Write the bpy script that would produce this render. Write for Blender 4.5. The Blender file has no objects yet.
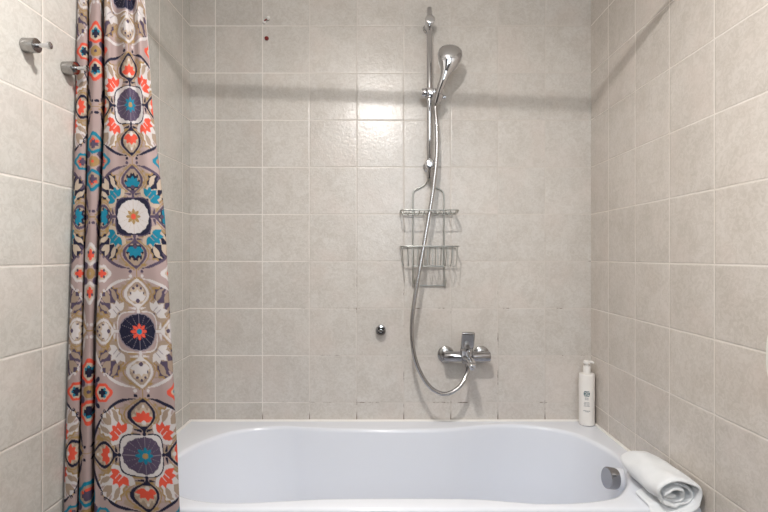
import bpy, bmesh, math, random
import numpy as np
from mathutils import Vector, Matrix, noise

random.seed(7)
C = bpy.context.scene.collection
SC = bpy.context.scene

# ------------------------------------------------------------------ camera, light, exposure
F_PX = 476.8            # focal length in pixels of a 768 px wide frame
DIST = 2.026            # camera to back wall
CAM_Z = 1.28
XL, XR = -0.824, 0.880  # side walls
YR = -3.0               # rear wall behind the camera
ZC = 2.45               # ceiling
RIM = 0.58              # height of the bathtub rim

cam_data = bpy.data.cameras.new('camera')
cam_data.sensor_width = 36.0
cam_data.lens = F_PX / 768 * 36.0
cam_data.clip_start = 0.05
cam = bpy.data.objects.new('camera', cam_data)
C.objects.link(cam)
cam.location = (0, -DIST, CAM_Z)
cam.rotation_euler = (math.pi / 2, 0, 0)
SC.camera = cam

world = bpy.data.worlds.new('world')
SC.world = world
world.use_nodes = True
world.node_tree.nodes['Background'].inputs[0].default_value = (0.75, 0.85, 1.0, 1)
world.node_tree.nodes['Background'].inputs[1].default_value = 0.6

LAMP = Vector((-0.05, -1.34, 2.29))
ld = bpy.data.lights.new('lamp_light', 'AREA')      # downlight
ld.shape = 'DISK'
ld.size = 0.055
ld.energy = 14.5
ld.color = (1.0, 0.96, 0.92)
lo = bpy.data.objects.new('lamp_light', ld)
lo.location = LAMP
C.objects.link(lo)

gd = bpy.data.lights.new('lamp_glow', 'POINT')       # the same bulb shining sideways
gd.energy = 15.5
gd.shadow_soft_size = 0.03
gd.color = (1.0, 0.985, 0.97)
go = bpy.data.objects.new('lamp_glow', gd)
go.location = LAMP + Vector((0, 0, 0.0))
C.objects.link(go)

wd = bpy.data.lights.new('window_light', 'AREA')
wd.shape = 'RECTANGLE'
wd.size, wd.size_y = 1.0, 1.0
wd.energy = 17.0
wd.color = (0.84, 0.93, 1.0)
wo = bpy.data.objects.new('window_light', wd)
wo.location = (0.25, YR - 0.01, 1.87)
wo.rotation_euler = (math.pi / 2, 0, 0)
C.objects.link(wo)

pd = bpy.data.lights.new('fill_light', 'AREA')      # unseen overhead fill, added behind the camera to light level surfaces
pd.shape = 'RECTANGLE'
pd.size, pd.size_y = 0.55, 0.55
pd.energy = 5.0
pd.color = (0.90, 0.95, 1.0)
po = bpy.data.objects.new('fill_light', pd)
po.location = (0.05, -2.25, ZC - 0.035)
C.objects.link(po)

vs = SC.view_settings
vs.view_transform = 'Standard'
vs.look = 'None'
vs.gamma = 1.0
vs.use_curve_mapping = False
vs.exposure = 0.06
SC.cycles.max_bounces = 10
SC.cycles.diffuse_bounces = 6
SC.cycles.glossy_bounces = 5
SC.cycles.caustics_reflective = False
SC.cycles.caustics_refractive = False
SC.cycles.use_denoising = True
SC.cycles.sample_clamp_indirect = 4.0


# ------------------------------------------------------------------ helpers
def srgb(r, g, b):
    f = lambda c: (c / 255) / 12.92 if c / 255 <= 0.04045 else ((c / 255 + 0.055) / 1.055) ** 2.4
    return (f(r), f(g), f(b), 1.0)


def at(u, v, y):
    """world point on the plane y seen at photo pixel (u, v)"""
    Z = DIST + y
    return Vector(((u - 384) * Z / F_PX, y, CAM_Z + (256 - v) * Z / F_PX))


class Nodes:
    def __init__(self, mat):
        self.nt = mat.node_tree

    def n(self, t, **kw):
        nd = self.nt.nodes.new(t)
        for k, v in kw.items():
            setattr(nd, k, v)
        return nd

    def set(self, sock, val):
        if isinstance(val, bpy.types.NodeSocket):
            self.nt.links.new(val, sock)
        else:
            sock.default_value = val

    def math(self, op, a, b=None, c=None, clamp=False):
        nd = self.n('ShaderNodeMath', operation=op, use_clamp=clamp)
        self.set(nd.inputs[0], a)
        if b is not None:
            self.set(nd.inputs[1], b)
        if c is not None:
            self.set(nd.inputs[2], c)
        return nd.outputs[0]

    def mix(self, f, a, b, blend='MIX'):
        nd = self.n('ShaderNodeMix', data_type='RGBA', blend_type=blend)
        self.set(nd.inputs[0], f)
        self.set(nd.inputs[6], a)
        self.set(nd.inputs[7], b)
        return nd.outputs[2]

    def ramp(self, f, lo, hi):
        nd = self.n('ShaderNodeMapRange', interpolation_type='SMOOTHSTEP')
        self.set(nd.inputs[0], f)
        nd.inputs[1].default_value = lo
        nd.inputs[2].default_value = hi
        return nd.outputs[0]

    def noise(self, vec, scale, detail=3.0, rough=0.55, dist=0.0):
        nd = self.n('ShaderNodeTexNoise')
        self.set(nd.inputs['Vector'], vec)
        nd.inputs['Scale'].default_value = scale
        nd.inputs['Detail'].default_value = detail
        nd.inputs['Roughness'].default_value = rough
        nd.inputs['Distortion'].default_value = dist
        return nd.outputs[0]

    def bump(self, h, strength, dist, normal=None):
        nd = self.n('ShaderNodeBump')
        nd.inputs['Strength'].default_value = strength
        nd.inputs['Distance'].default_value = dist
        self.set(nd.inputs['Height'], h)
        if normal is not None:
            self.set(nd.inputs['Normal'], normal)
        return nd.outputs[0]


def new_mat(name, color=(0.8, 0.8, 0.8, 1), rough=0.5, metal=0.0, spec=0.5):
    m = bpy.data.materials.new(name)
    m.use_nodes = True
    b = m.node_tree.nodes['Principled BSDF']
    b.inputs['Base Color'].default_value = color
    b.inputs['Roughness'].default_value = rough
    b.inputs['Metallic'].default_value = metal
    b.inputs['Specular IOR Level'].default_value = spec
    return m


def bsdf(m):
    return m.node_tree.nodes['Principled BSDF']


def plain_noise_mat(name, ca, cb, scale, rough=0.5, metal=0.0, bump=0.0, bdist=0.001, bscale=None, spec=0.5):
    m = new_mat(name, ca, rough, metal, spec)
    N = Nodes(m)
    tc = N.n('ShaderNodeTexCoord')
    f = N.noise(tc.outputs['Object'], scale)
    N.nt.links.new(N.mix(f, ca, cb), bsdf(m).inputs['Base Color'])
    if bump:
        h = N.noise(tc.outputs['Object'], bscale or scale * 4)
        N.nt.links.new(N.bump(h, bump, bdist), bsdf(m).inputs['Normal'])
    return m


def obj(name, verts, faces, mat, parent=None, smooth=True, angle=40):
    me = bpy.data.meshes.new(name)
    me.from_pydata([tuple(v) for v in verts], [], faces)
    bm = bmesh.new()
    bm.from_mesh(me)
    bmesh.ops.recalc_face_normals(bm, faces=bm.faces)
    bm.to_mesh(me)
    bm.free()
    me.materials.append(mat)
    if smooth:
        me.shade_smooth()
        me.set_sharp_from_angle(angle=math.radians(angle))
    o = bpy.data.objects.new(name, me)
    C.objects.link(o)
    if parent is not None:
        o.parent = parent
        w_, q_ = Vector((0, 0, 0)), parent
        while q_ is not None:
            w_, q_ = w_ + q_.location, q_.parent
        o.location = -w_
    return o


class MB:
    """collects shapes, then links them as ONE mesh object"""
    def __init__(self):
        self.v, self.f = [], []

    def add(self, verts, faces):
        k = len(self.v)
        self.v += [Vector(p) for p in verts]
        self.f += [tuple(i + k for i in fc) for fc in faces]
        return self

    def tube(self, pts, r, seg=12, closed=False, caps=True):
        pts = [Vector(p) for p in pts]
        n = len(pts)
        rr = r if isinstance(r, (list, tuple)) else [r] * n
        tans = []
        for i in range(n):
            if closed:
                t = pts[(i + 1) % n] - pts[i - 1]
            else:
                t = pts[min(i + 1, n - 1)] - pts[max(i - 1, 0)]
            tans.append(t.normalized())
        ref = Vector((0, 0, 1)) if abs(tans[0].z) < 0.9 else Vector((1, 0, 0))
        a = tans[0].cross(ref).normalized()
        vs_, fs = [], []
        for i in range(n):
            a = (a - tans[i] * a.dot(tans[i])).normalized()
            b = tans[i].cross(a)
            for j in range(seg):
                t = 2 * math.pi * j / seg
                vs_.append(pts[i] + (a * math.cos(t) + b * math.sin(t)) * rr[i])
        m = n if closed else n - 1
        for i in range(m):
            i2 = (i + 1) % n
            for j in range(seg):
                j2 = (j + 1) % seg
                fs.append((i * seg + j, i * seg + j2, i2 * seg + j2, i2 * seg + j))
        if caps and not closed:
            fs.append(tuple(range(seg))[::-1])
            fs.append(tuple((n - 1) * seg + j for j in range(seg)))
        return self.add(vs_, fs)

    def lathe(self, prof, origin, axis, seg=32):
        """prof: (radius, distance along the axis); radius 0 closes the end"""
        ax = Vector(axis).normalized()
        ref = Vector((0, 0, 1)) if abs(ax.z) < 0.9 else Vector((1, 0, 0))
        a = ax.cross(ref).normalized()
        b = ax.cross(a)
        o = Vector(origin)
        vs_, fs, rows = [], [], []
        pr = []
        for k, (r, h) in enumerate(prof):        # a support ring keeps flat ends flat
            if k and prof[k - 1][0] <= 1e-7 and r > 1e-7:
                pr.append((r * 0.93, prof[k - 1][1] + (h - prof[k - 1][1]) * 0.93))
            if k and r <= 1e-7 and prof[k - 1][0] > 1e-7:
                pr.append((prof[k - 1][0] * 0.93, prof[k - 1][1] + (h - prof[k - 1][1]) * 0.07))
            pr.append((r, h))
        for r, h in pr:
            if r <= 1e-7:
                rows.append([len(vs_)])
                vs_.append(o + ax * h)
            else:
                rows.append(list(range(len(vs_), len(vs_) + seg)))
                for j in range(seg):
                    t = 2 * math.pi * j / seg
                    vs_.append(o + ax * h + (a * math.cos(t) + b * math.sin(t)) * r)
        for p, q in zip(rows, rows[1:]):
            for j in range(seg):
                j2 = (j + 1) % seg
                if len(p) == 1 and len(q) == 1:
                    continue
                if len(p) == 1:
                    fs.append((p[0], q[j2], q[j]))
                elif len(q) == 1:
                    fs.append((p[j], p[j2], q[0]))
                else:
                    fs.append((p[j], p[j2], q[j2], q[j]))
        if len(rows[0]) > 1:
            fs.append(tuple(rows[0])[::-1])
        if len(rows[-1]) > 1:
            fs.append(tuple(rows[-1]))
        return self.add(vs_, fs)

    def box(self, lo_, hi_, bev=0.0, seg=2, mat=None):
        lo_, hi_ = Vector(lo_), Vector(hi_)
        bm = bmesh.new()
        bmesh.ops.create_cube(bm, size=1.0)
        d = hi_ - lo_
        bmesh.ops.scale(bm, vec=d, verts=bm.verts)
        bmesh.ops.translate(bm, vec=(lo_ + hi_) / 2, verts=bm.verts)
        if bev > 0:
            bmesh.ops.bevel(bm, geom=list(bm.edges), offset=bev, segments=seg, profile=0.5, affect='EDGES')
        if mat is not None:
            bmesh.ops.transform(bm, matrix=mat, verts=bm.verts)
        bm.verts.index_update()
        self.add([v.co.copy() for v in bm.verts], [tuple(v.index for v in f.verts) for f in bm.faces])
        bm.free()
        return self

    def loft(self, rings, caps=True, closed=True):
        n = len(rings[0])
        vs_, fs = [], []
        for r in rings:
            vs_ += r
        for i in range(len(rings) - 1):
            for j in range(n if closed else n - 1):
                j2 = (j + 1) % n
                fs.append((i * n + j, i * n + j2, (i + 1) * n + j2, (i + 1) * n + j))
        if caps:
            fs.append(tuple(range(n))[::-1])
            fs.append(tuple((len(rings) - 1) * n + j for j in range(n)))
        return self.add(vs_, fs)

    def build(self, name, mat, parent=None, smooth=True, angle=40):
        return obj(name, self.v, self.f, mat, parent, smooth, angle)


def thing(name, label, cat, loc, group=None):
    o = bpy.data.objects.new(name, None)
    o.empty_display_size = 0.05
    o.location = loc
    C.objects.link(o)
    return tag(o, label, cat, group)


def tag(o, label, cat, group=None):
    o['label'] = label
    o['category'] = cat
    if group:
        o['group'] = group
    return o


def struct(o):
    o['kind'] = 'structure'
    return o


def spline(pts, n, closed=False):
    """Catmull-Rom through pts (Vectors), n samples in all"""
    P = [Vector(p) for p in pts]
    m = len(P)
    out = []
    segs = m if closed else m - 1
    for k in range(n):
        t = k / (n if closed else n - 1) * segs
        i = min(int(t), segs - 1)
        f = t - i
        g = lambda j: P[j % m] if closed else P[max(0, min(m - 1, j))]
        p0, p1, p2, p3 = g(i - 1), g(i), g(i + 1), g(i + 2)
        out.append(0.5 * ((2 * p1) + (p2 - p0) * f + (2 * p0 - 5 * p1 + 4 * p2 - p3) * f * f
                          + (3 * p1 - p0 - 3 * p2 + p3) * f ** 3))
    return out


# ------------------------------------------------------------------ materials
TILE = 0.2
X0, R0, L0, Z0 = -0.716, 0.156, 0.0758, CAM_Z + 0.9776   # grid origins of the tiling
ROW_OFF = Z0 - 12 * TILE


def tile_mat(name, horiz_axis, h_off, dark_columns=False, stains=False, ca=(209, 204, 198), cb=(192, 185, 177)):
    """glazed wall tiles 20 x 20 cm with pale joints; horiz_axis 0 = X, 1 = Y"""
    m = new_mat(name, rough=0.34)
    N = Nodes(m)
    geo = N.n('ShaderNodeNewGeometry')
    sep = N.n('ShaderNodeSeparateXYZ')
    N.nt.links.new(geo.outputs['Position'], sep.inputs[0])
    h = N.math('DIVIDE', N.math('SUBTRACT', sep.outputs[horiz_axis], h_off), TILE)
    v = N.math('DIVIDE', N.math('SUBTRACT', sep.outputs[2], ROW_OFF), TILE)
    # wobble of the joints
    wob = N.math('MULTIPLY', N.math('SUBTRACT', N.noise(geo.outputs['Position'], 14), 0.5), 0.012)

    def edge(c):
        fr = N.math('FRACT', N.math('ADD', N.math('ADD', c, wob), 40.0))
        return N.math('MINIMUM', fr, N.math('SUBTRACT', 1.0, fr))
    eh, ev = edge(h), edge(v)
    d = N.math('MINIMUM', eh, ev)                       # distance to the nearest joint in tiles
    grout = N.math('SUBTRACT', 1.0, N.ramp(d, 0.006, 0.0135))
    # per tile random
    cell = N.n('ShaderNodeCombineXYZ')
    N.set(cell.inputs[0], N.math('FLOOR', h))
    N.set(cell.inputs[1], N.math('FLOOR', v))
    wn = N.n('ShaderNodeTexWhiteNoise', noise_dimensions='3D')
    N.nt.links.new(cell.outputs[0], wn.inputs['Vector'])
    shift = N.n('ShaderNodeVectorMath', operation='MULTIPLY_ADD')
    N.nt.links.new(wn.outputs['Color'], shift.inputs[0])
    shift.inputs[1].default_value = (7, 7, 7)
    N.nt.links.new(geo.outputs['Position'], shift.inputs[2])
    clouds = N.noise(shift.outputs[0], 9.0, 5.0, 0.62, 0.6)
    veins = N.noise(shift.outputs[0], 52.0, 5.0, 0.7, 1.6)
    f = N.math('ADD', N.math('MULTIPLY', N.ramp(clouds, 0.32, 0.68), 0.5), N.math('MULTIPLY', N.ramp(veins, 0.43, 0.58), 0.5))
    col = N.mix(f, srgb(*ca), srgb(*cb))
    pink = N.ramp(N.noise(shift.outputs[0], 5.0, 2.0), 0.45, 0.75)
    col = N.mix(N.math('MULTIPLY', pink, 0.35), col, srgb(211, 198, 190))
    # tiles of one batch differ a little
    tone = N.math('ADD', 0.965, N.math('MULTIPLY', wn.outputs['Value'], 0.06))
    if dark_columns:  # weaker glare on the left columns, put into the colour as darker tone
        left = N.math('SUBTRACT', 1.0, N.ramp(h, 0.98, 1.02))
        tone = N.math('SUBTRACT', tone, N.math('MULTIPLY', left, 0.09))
    comb = N.n('ShaderNodeCombineColor')
    for i in range(3):
        N.set(comb.inputs[i], tone)
    col = N.mix(1.0, col, comb.outputs[0], 'MULTIPLY')
    gcol = srgb(220, 214, 207)
    if stains:
        # worn brown-black joints low on the wall
        patch = N.ramp(N.noise(geo.outputs['Position'], 11.0, 4.0, 0.7), 0.53, 0.64)
        low = N.math('SUBTRACT', 1.0, N.ramp(sep.outputs[2], 0.95, 1.55))
        mid = N.ramp(sep.outputs[0], -0.45, 0.05)
        st = N.math('MULTIPLY', N.math('MULTIPLY', patch, low), N.math('ADD', 0.25, N.math('MULTIPLY', mid, 0.75)))
        # worn away joint at the foot of each vertical joint
        foot = N.math('SUBTRACT', 1.0, N.ramp(sep.outputs[2], RIM + 0.012, RIM + 0.05))
        st = N.math('MAXIMUM', st, N.math('MULTIPLY', foot, N.ramp(sep.outputs[0], -0.6, -0.5)))
        dim = N.math('MULTIPLY', N.ramp(N.noise(geo.outputs['Position'], 3.0), 0.15, 0.5), N.ramp(sep.outputs[0], -0.5, -0.2))
        g2 = N.mix(N.math('MULTIPLY', dim, 0.85), gcol, srgb(192, 184, 176))
        gc = N.mix(st, g2, srgb(112, 98, 86))
    else:
        gc = N.mix(N.ramp(N.noise(geo.outputs['Position'], 6.0), 0.3, 0.8), gcol, srgb(212, 204, 194))
    col = N.mix(grout, col, gc)
    b = bsdf(m)
    N.nt.links.new(col, b.inputs['Base Color'])
    N.set(b.inputs['Roughness'], N.math('ADD', N.math('MULTIPLY', grout, 0.4), 0.24))
    hgt = N.math('MULTIPLY', N.ramp(d, 0.004, 0.024), 1.0)
    nb = N.bump(hgt, 0.25 if stains else 0.5, 0.0020)
    fine = N.noise(geo.outputs['Position'], 75.0, 3.0, 0.6, 0.6)
    nb = N.bump(fine, 0.45, 0.0020, nb)
    N.nt.links.new(nb, b.inputs['Normal'])
    return m


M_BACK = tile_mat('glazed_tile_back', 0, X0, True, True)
M_LEFT = tile_mat('glazed_tile_left', 1, -L0, ca=(204, 201, 195), cb=(187, 183, 176))
M_RIGHT = tile_mat('glazed_tile_right', 1, -R0, ca=(207, 200, 193), cb=(189, 181, 172))
M_REAR = plain_noise_mat('rear_wall_paint', srgb(104, 100, 98), srgb(90, 86, 84), 5, 0.6)
M_FLOOR = plain_noise_mat('floor_tile', srgb(120, 112, 106), srgb(98, 92, 88), 6, 0.4)
M_CEIL = plain_noise_mat('ceiling_paint', srgb(238, 234, 228), srgb(230, 226, 220), 3, 0.8)
M_ACRYL = plain_noise_mat('white_acrylic', srgb(228, 231, 238), srgb(225, 228, 235), 2, 0.14, spec=0.4)
M_SEAL = plain_noise_mat('white_sealant', srgb(238, 236, 233), srgb(228, 224, 218), 24, 0.45)
M_WHITE = plain_noise_mat('white_plastic', srgb(236, 233, 229), srgb(230, 227, 223), 8, 0.32)
M_BOTTLE = plain_noise_mat('bottle_plastic', srgb(238, 234, 229), srgb(232, 228, 223), 8, 0.30)
M_CHROME = plain_noise_mat('chrome', (0.62, 0.62, 0.635, 1), (0.58, 0.58, 0.595, 1), 10, 0.06, 1.0)
M_HOSE = plain_noise_mat('hose_steel', (0.54, 0.53, 0.53, 1), (0.44, 0.43, 0.43, 1), 60, 0.22, 1.0)
M_WIRE = plain_noise_mat('wire_steel', (0.52, 0.52, 0.49, 1), (0.40, 0.40, 0.37, 1), 60, 0.30, 1.0)
M_BRUSH = plain_noise_mat('satin_chrome', (0.42, 0.41, 0.40, 1), (0.36, 0.35, 0.34, 1), 30, 0.20, 1.0)
M_SATIN = plain_noise_mat('polished_grey_chrome', (0.42, 0.42, 0.435, 1), (0.37, 0.37, 0.385, 1), 20, 0.12, 1.0)
M_DARK = plain_noise_mat('plain_black', srgb(22, 22, 22), srgb(34, 33, 32), 20, 0.5)
M_RED = plain_noise_mat('red_plastic', srgb(128, 26, 22), srgb(100, 20, 18), 60, 0.4)
M_TOWEL = plain_noise_mat('white_terry', srgb(234, 236, 238), srgb(224, 226, 228), 30, 0.95, 0, 0.6, 0.002, 420, 0.1)
M_INK = plain_noise_mat('teal_ink', srgb(52, 92, 104), srgb(66, 104, 114), 60, 0.5)
M_INKG = plain_noise_mat('grey_ink', srgb(150, 152, 154), srgb(165, 166, 168), 60, 0.5)

# ------------------------------------------------------------------ room shell
T = 0.1
H = MB().box((XL - T, 0, -T), (XR + T, T, ZC + T)).build('wall_back', M_BACK, smooth=False); struct(H)
H = MB().box((XL - T, YR - T, -T), (XL, 0, ZC + T)).build('wall_left', M_LEFT, smooth=False); struct(H)
H = MB().box((XR, YR - T, -T), (XR + T, 0, ZC + T)).build('wall_right', M_RIGHT, smooth=False); struct(H)
wx0, wx1, wz0, wz1 = -0.25, 0.75, 1.37, 2.37
rear = MB()
rear.box((XL, YR - T, -T), (wx0, YR, ZC + T)).box((wx1, YR - T, -T), (XR, YR, ZC + T))
rear.box((wx0, YR - T, -T), (wx1, YR, wz0)).box((wx0, YR - T, wz1), (wx1, YR, ZC + T))
struct(rear.build('wall_rear', M_REAR, smooth=False))
fr = MB()
w = 0.05
fr.box((wx0, YR - 0.08, wz0), (wx0 + w, YR + 0.01, wz1), 0.006).box((wx1 - w, YR - 0.08, wz0), (wx1, YR + 0.01, wz1), 0.006)
fr.box((wx0 + w, YR - 0.08, wz0), (wx1 - w, YR + 0.01, wz0 + w), 0.006).box((wx0 + w, YR - 0.08, wz1 - w), (wx1 - w, YR + 0.01, wz1), 0.006)
fr.box((0.23, YR - 0.08, wz0 + w), (0.27, YR + 0.008, wz1 - w), 0.006)
struct(fr.build('window_1', M_WHITE))
struct(MB().box((XL, YR, -T), (XR, 0, 0)).build('floor', M_FLOOR, smooth=False))
struct(MB().box((XL, YR, ZC), (XR, 0, ZC + T)).build('ceiling', M_CEIL, smooth=False))


# ------------------------------------------------------------------ bathtub
def rim_pt(u, v):
    Z = F_PX * (CAM_Z - RIM) / (v - 256)
    return Vector(((u - 384) * Z / F_PX, Z - DIST, RIM))


outline = [rim_pt(*p) for p in [(203.8, 441.6), (230, 432.4), (258.4, 428), (286, 426.6), (310, 428.0), (350, 429.4), (400, 429.6),
                                (446, 429.0), (474.5, 426.4), (509, 424.4), (543, 427.2), (572, 433), (600.5, 445.8), (619, 458.7)]]
outline += [Vector(p + (RIM,)) for p in [(0.796, -0.450), (0.766, -0.522), (0.732, -0.574)]]
outline += [rim_pt(*p) for p in [(614.7, 495.5), (597, 499.5), (572, 501.8), (537, 502.2), (509, 500.3), (471.6, 497.4), (400, 496.6),
                                 (330, 497.3), (295, 499), (253, 501.3), (220, 501.3), (193, 497.7)]]
outline += [Vector(p + (RIM,)) for p in [(-0.625, -0.60), (-0.69, -0.52), (-0.725, -0.43), (-0.718, -0.33)]]
NT = 288
loop = spline(outline, NT, closed=True)
cx, cy = 0.05, -0.36
YF = -0.706                      # front edge of the tub
xa, xb, ya, yb = XL + 0.001, XR - 0.001, YF, -0.001


def rect_hit(p):
    d = Vector((p.x - cx, p.y - cy, 0))
    t = 1e9
    if d.x > 1e-9: t = min(t, (xb - cx) / d.x)
    if d.x < -1e-9: t = min(t, (xa - cx) / d.x)
    if d.y > 1e-9: t = min(t, (yb - cy) / d.y)
    if d.y < -1e-9: t = min(t, (ya - cy) / d.y)
    return Vector((cx + d.x * t, cy + d.y * t, RIM))


def smooth01(t):
    t = max(0.0, min(1.0, t))
    return t * t * (3 - 2 * t)


rect = [rect_hit(p) for p in loop]
# put the nearest samples exactly on the corners
for c in [(xa, ya), (xa, yb), (xb, ya), (xb, yb)]:
    k = min(range(NT), key=lambda i: (rect[i].x - c[0]) ** 2 + (rect[i].y - c[1]) ** 2)
    rect[k] = Vector((c[0], c[1], RIM))
RF = 0.010
rings = []


def outer_ring(dz, dy):
    r = []
    for p in rect:
        q = p.copy()
        q.z = RIM + dz
        if p.y < ya + 1e-6:
            q.y = ya + dy
        r.append(q)
    return r


rings.append(outer_ring(-0.052, 0.010))
rings.append(outer_ring(-0.050, 0.001))
rings.append(outer_ring(-0.045, 0.0))
for k in range(6):
    t = k / 5 * math.pi / 2
    rings.append(outer_ring(-RF + RF * math.sin(t), RF - RF * math.cos(t)))
rings.append([r.lerp(p, 0.5) for r, p in zip(rings[-1], loop)])
ctr = Vector((cx, cy, RIM))
LIP = 0.016


def inward(p, d):
    e = Vector((cx - p.x, (cy - p.y) * 1.6, 0)).normalized()
    return p + e * d


for k in range(8):                       # rounded lip
    t = k / 7 * math.pi / 2
    ring = []
    for p in loop:
        q = inward(p, -LIP + LIP * math.sin(t) + 0.0)
        q = Vector((q.x, q.y, RIM - LIP + LIP * math.cos(t)))
        ring.append(q)
    rings.append(ring)
DEPTH = 0.42
for k in range(1, 25):                   # walls, then the bottom
    t = k / 24
    d = LIP + (DEPTH - LIP) * (1 - (1 - min(1, t / 0.75)) ** 1.35 if t < 0.75 else 1)
    ring = []
    for p in loop:
        lft = smooth01((0.2 - p.x) / 0.9)
        slope = 0.10 + 0.32 * lft
        fall = min(t / 0.75, 1)
        wall = inward(p, slope * DEPTH * (0.55 * fall + 0.45 * fall ** 3))
        if t > 0.75:
            g = (t - 0.75) / 0.25 * 0.93
            wall = wall.lerp(Vector((cx + 0.1, cy, 0)), g)
        ring.append(Vector((wall.x, wall.y, RIM - d)))
    rings.append(ring)
tub = thing('bathtub', 'white built-in acrylic bathtub with a waisted oval basin under the tiled wall', 'bathtub', (0.03, -0.35, 0))
tb = MB().loft(rings, caps=False)
n0 = len(tb.v)
last = len(rings) - 1
tb.f.append(tuple(last * NT + j for j in range(NT)))
tb.build('basin', M_ACRYL, tub, angle=60)
pn = MB().box((xa, YF + 0.012, 0.0), (xb, YF + 0.03, RIM - 0.048), 0.004)
pn.build('front_panel', M_ACRYL, tub)
# overflow knob on the inner wall of the right end
kn_c = Vector((0.789, -0.418, 0.528))
kn_ax = Vector((-1.0, -0.10, 0.16)).normalized()
kp = MB().lathe([(0.0, -0.020), (0.036, -0.020), (0.036, 0.000), (0.035, 0.006), (0.030, 0.013), (0.0, 0.013)], kn_c, kn_ax, 40)
kn = MB().lathe([(0.0, 0.010), (0.0325, 0.010), (0.0325, 0.016), (0.0348, 0.017), (0.0348, 0.038), (0.034, 0.0405), (0.031, 0.042), (0.0, 0.0425)], kn_c, kn_ax, 40)
ko = kn.build('overflow_knob', M_SATIN, tub)
ko['label'] = 'satin chrome round overflow knob'
kp.build('overflow_plate', M_ACRYL, tub)
# sealant beads
sb = MB().tube([(XL + 0.004, -0.004, RIM + 0.001), (XR - 0.004, -0.004, RIM + 0.001)], 0.006, 8)
struct(sb.build('trim_1', M_SEAL))
sb = MB().tube([(XL + 0.003, -0.005, RIM + 0.001), (XL + 0.003, YF + 0.01, RIM + 0.001)], 0.006, 8)
struct(sb.build('trim_2', M_SEAL))
sb = MB().tube([(XR - 0.003, -0.005, RIM + 0.001), (XR - 0.003, YF + 0.01, RIM + 0.001)], 0.006, 8)
struct(sb.build('trim_3', M_SEAL))

# ------------------------------------------------------------------ shower curtain
PAL = dict(mauve=(170, 149, 146), tan=(160, 140, 123), sand=(190, 172, 154), khaki=(160, 130, 84), navy=(18, 22, 50), purple=(80, 68, 90),
           orange=(220, 82, 62), teal=(6, 122, 150), white=(206, 199, 198), grey=(136, 126, 138), hem=(190, 182, 180))
PAL = {k: 0.77 * np.array(srgb(*v)[:3]) for k, v in PAL.items()}


def curtain_z(v):
    return 1.270 - 0.000120 * np.clip(v, -200, 560)


V_KEYS = np.array([-3.0, 107.0, 217.0, 330.5, 453.0])
Z_KEYS = CAM_Z + (256 - V_KEYS) * curtain_z(V_KEYS) / F_PX
PER = 0.298


def row_coord(z):
    """rows of medallions counted downwards: 0 navy, 1 purple, 2 white, 3 navy, 4 purple"""
    t = np.interp(-z, -Z_KEYS, np.arange(5.0))
    t = np.where(z > Z_KEYS[0], (Z_KEYS[0] - z) / PER, t)
    t = np.where(z < Z_KEYS[-1], 4 + (Z_KEYS[-1] - z) / 0.305, t)
    return t


def vnoise(x, y, seed=0):
    rng = np.random.RandomState(seed)
    g = rng.rand(64, 64)
    xi, yi = np.floor(x).astype(int), np.floor(y).astype(int)
    fx, fy = x - xi, y - yi
    fx, fy = fx * fx * (3 - 2 * fx), fy * fy * (3 - 2 * fy)
    q = lambda i, j: g[i % 64, j % 64]
    return (q(xi, yi) * (1 - fx) * (1 - fy) + q(xi + 1, yi) * fx * (1 - fy) + q(xi, yi + 1) * (1 - fx) * fy + q(xi + 1, yi + 1) * fx * fy)


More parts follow.
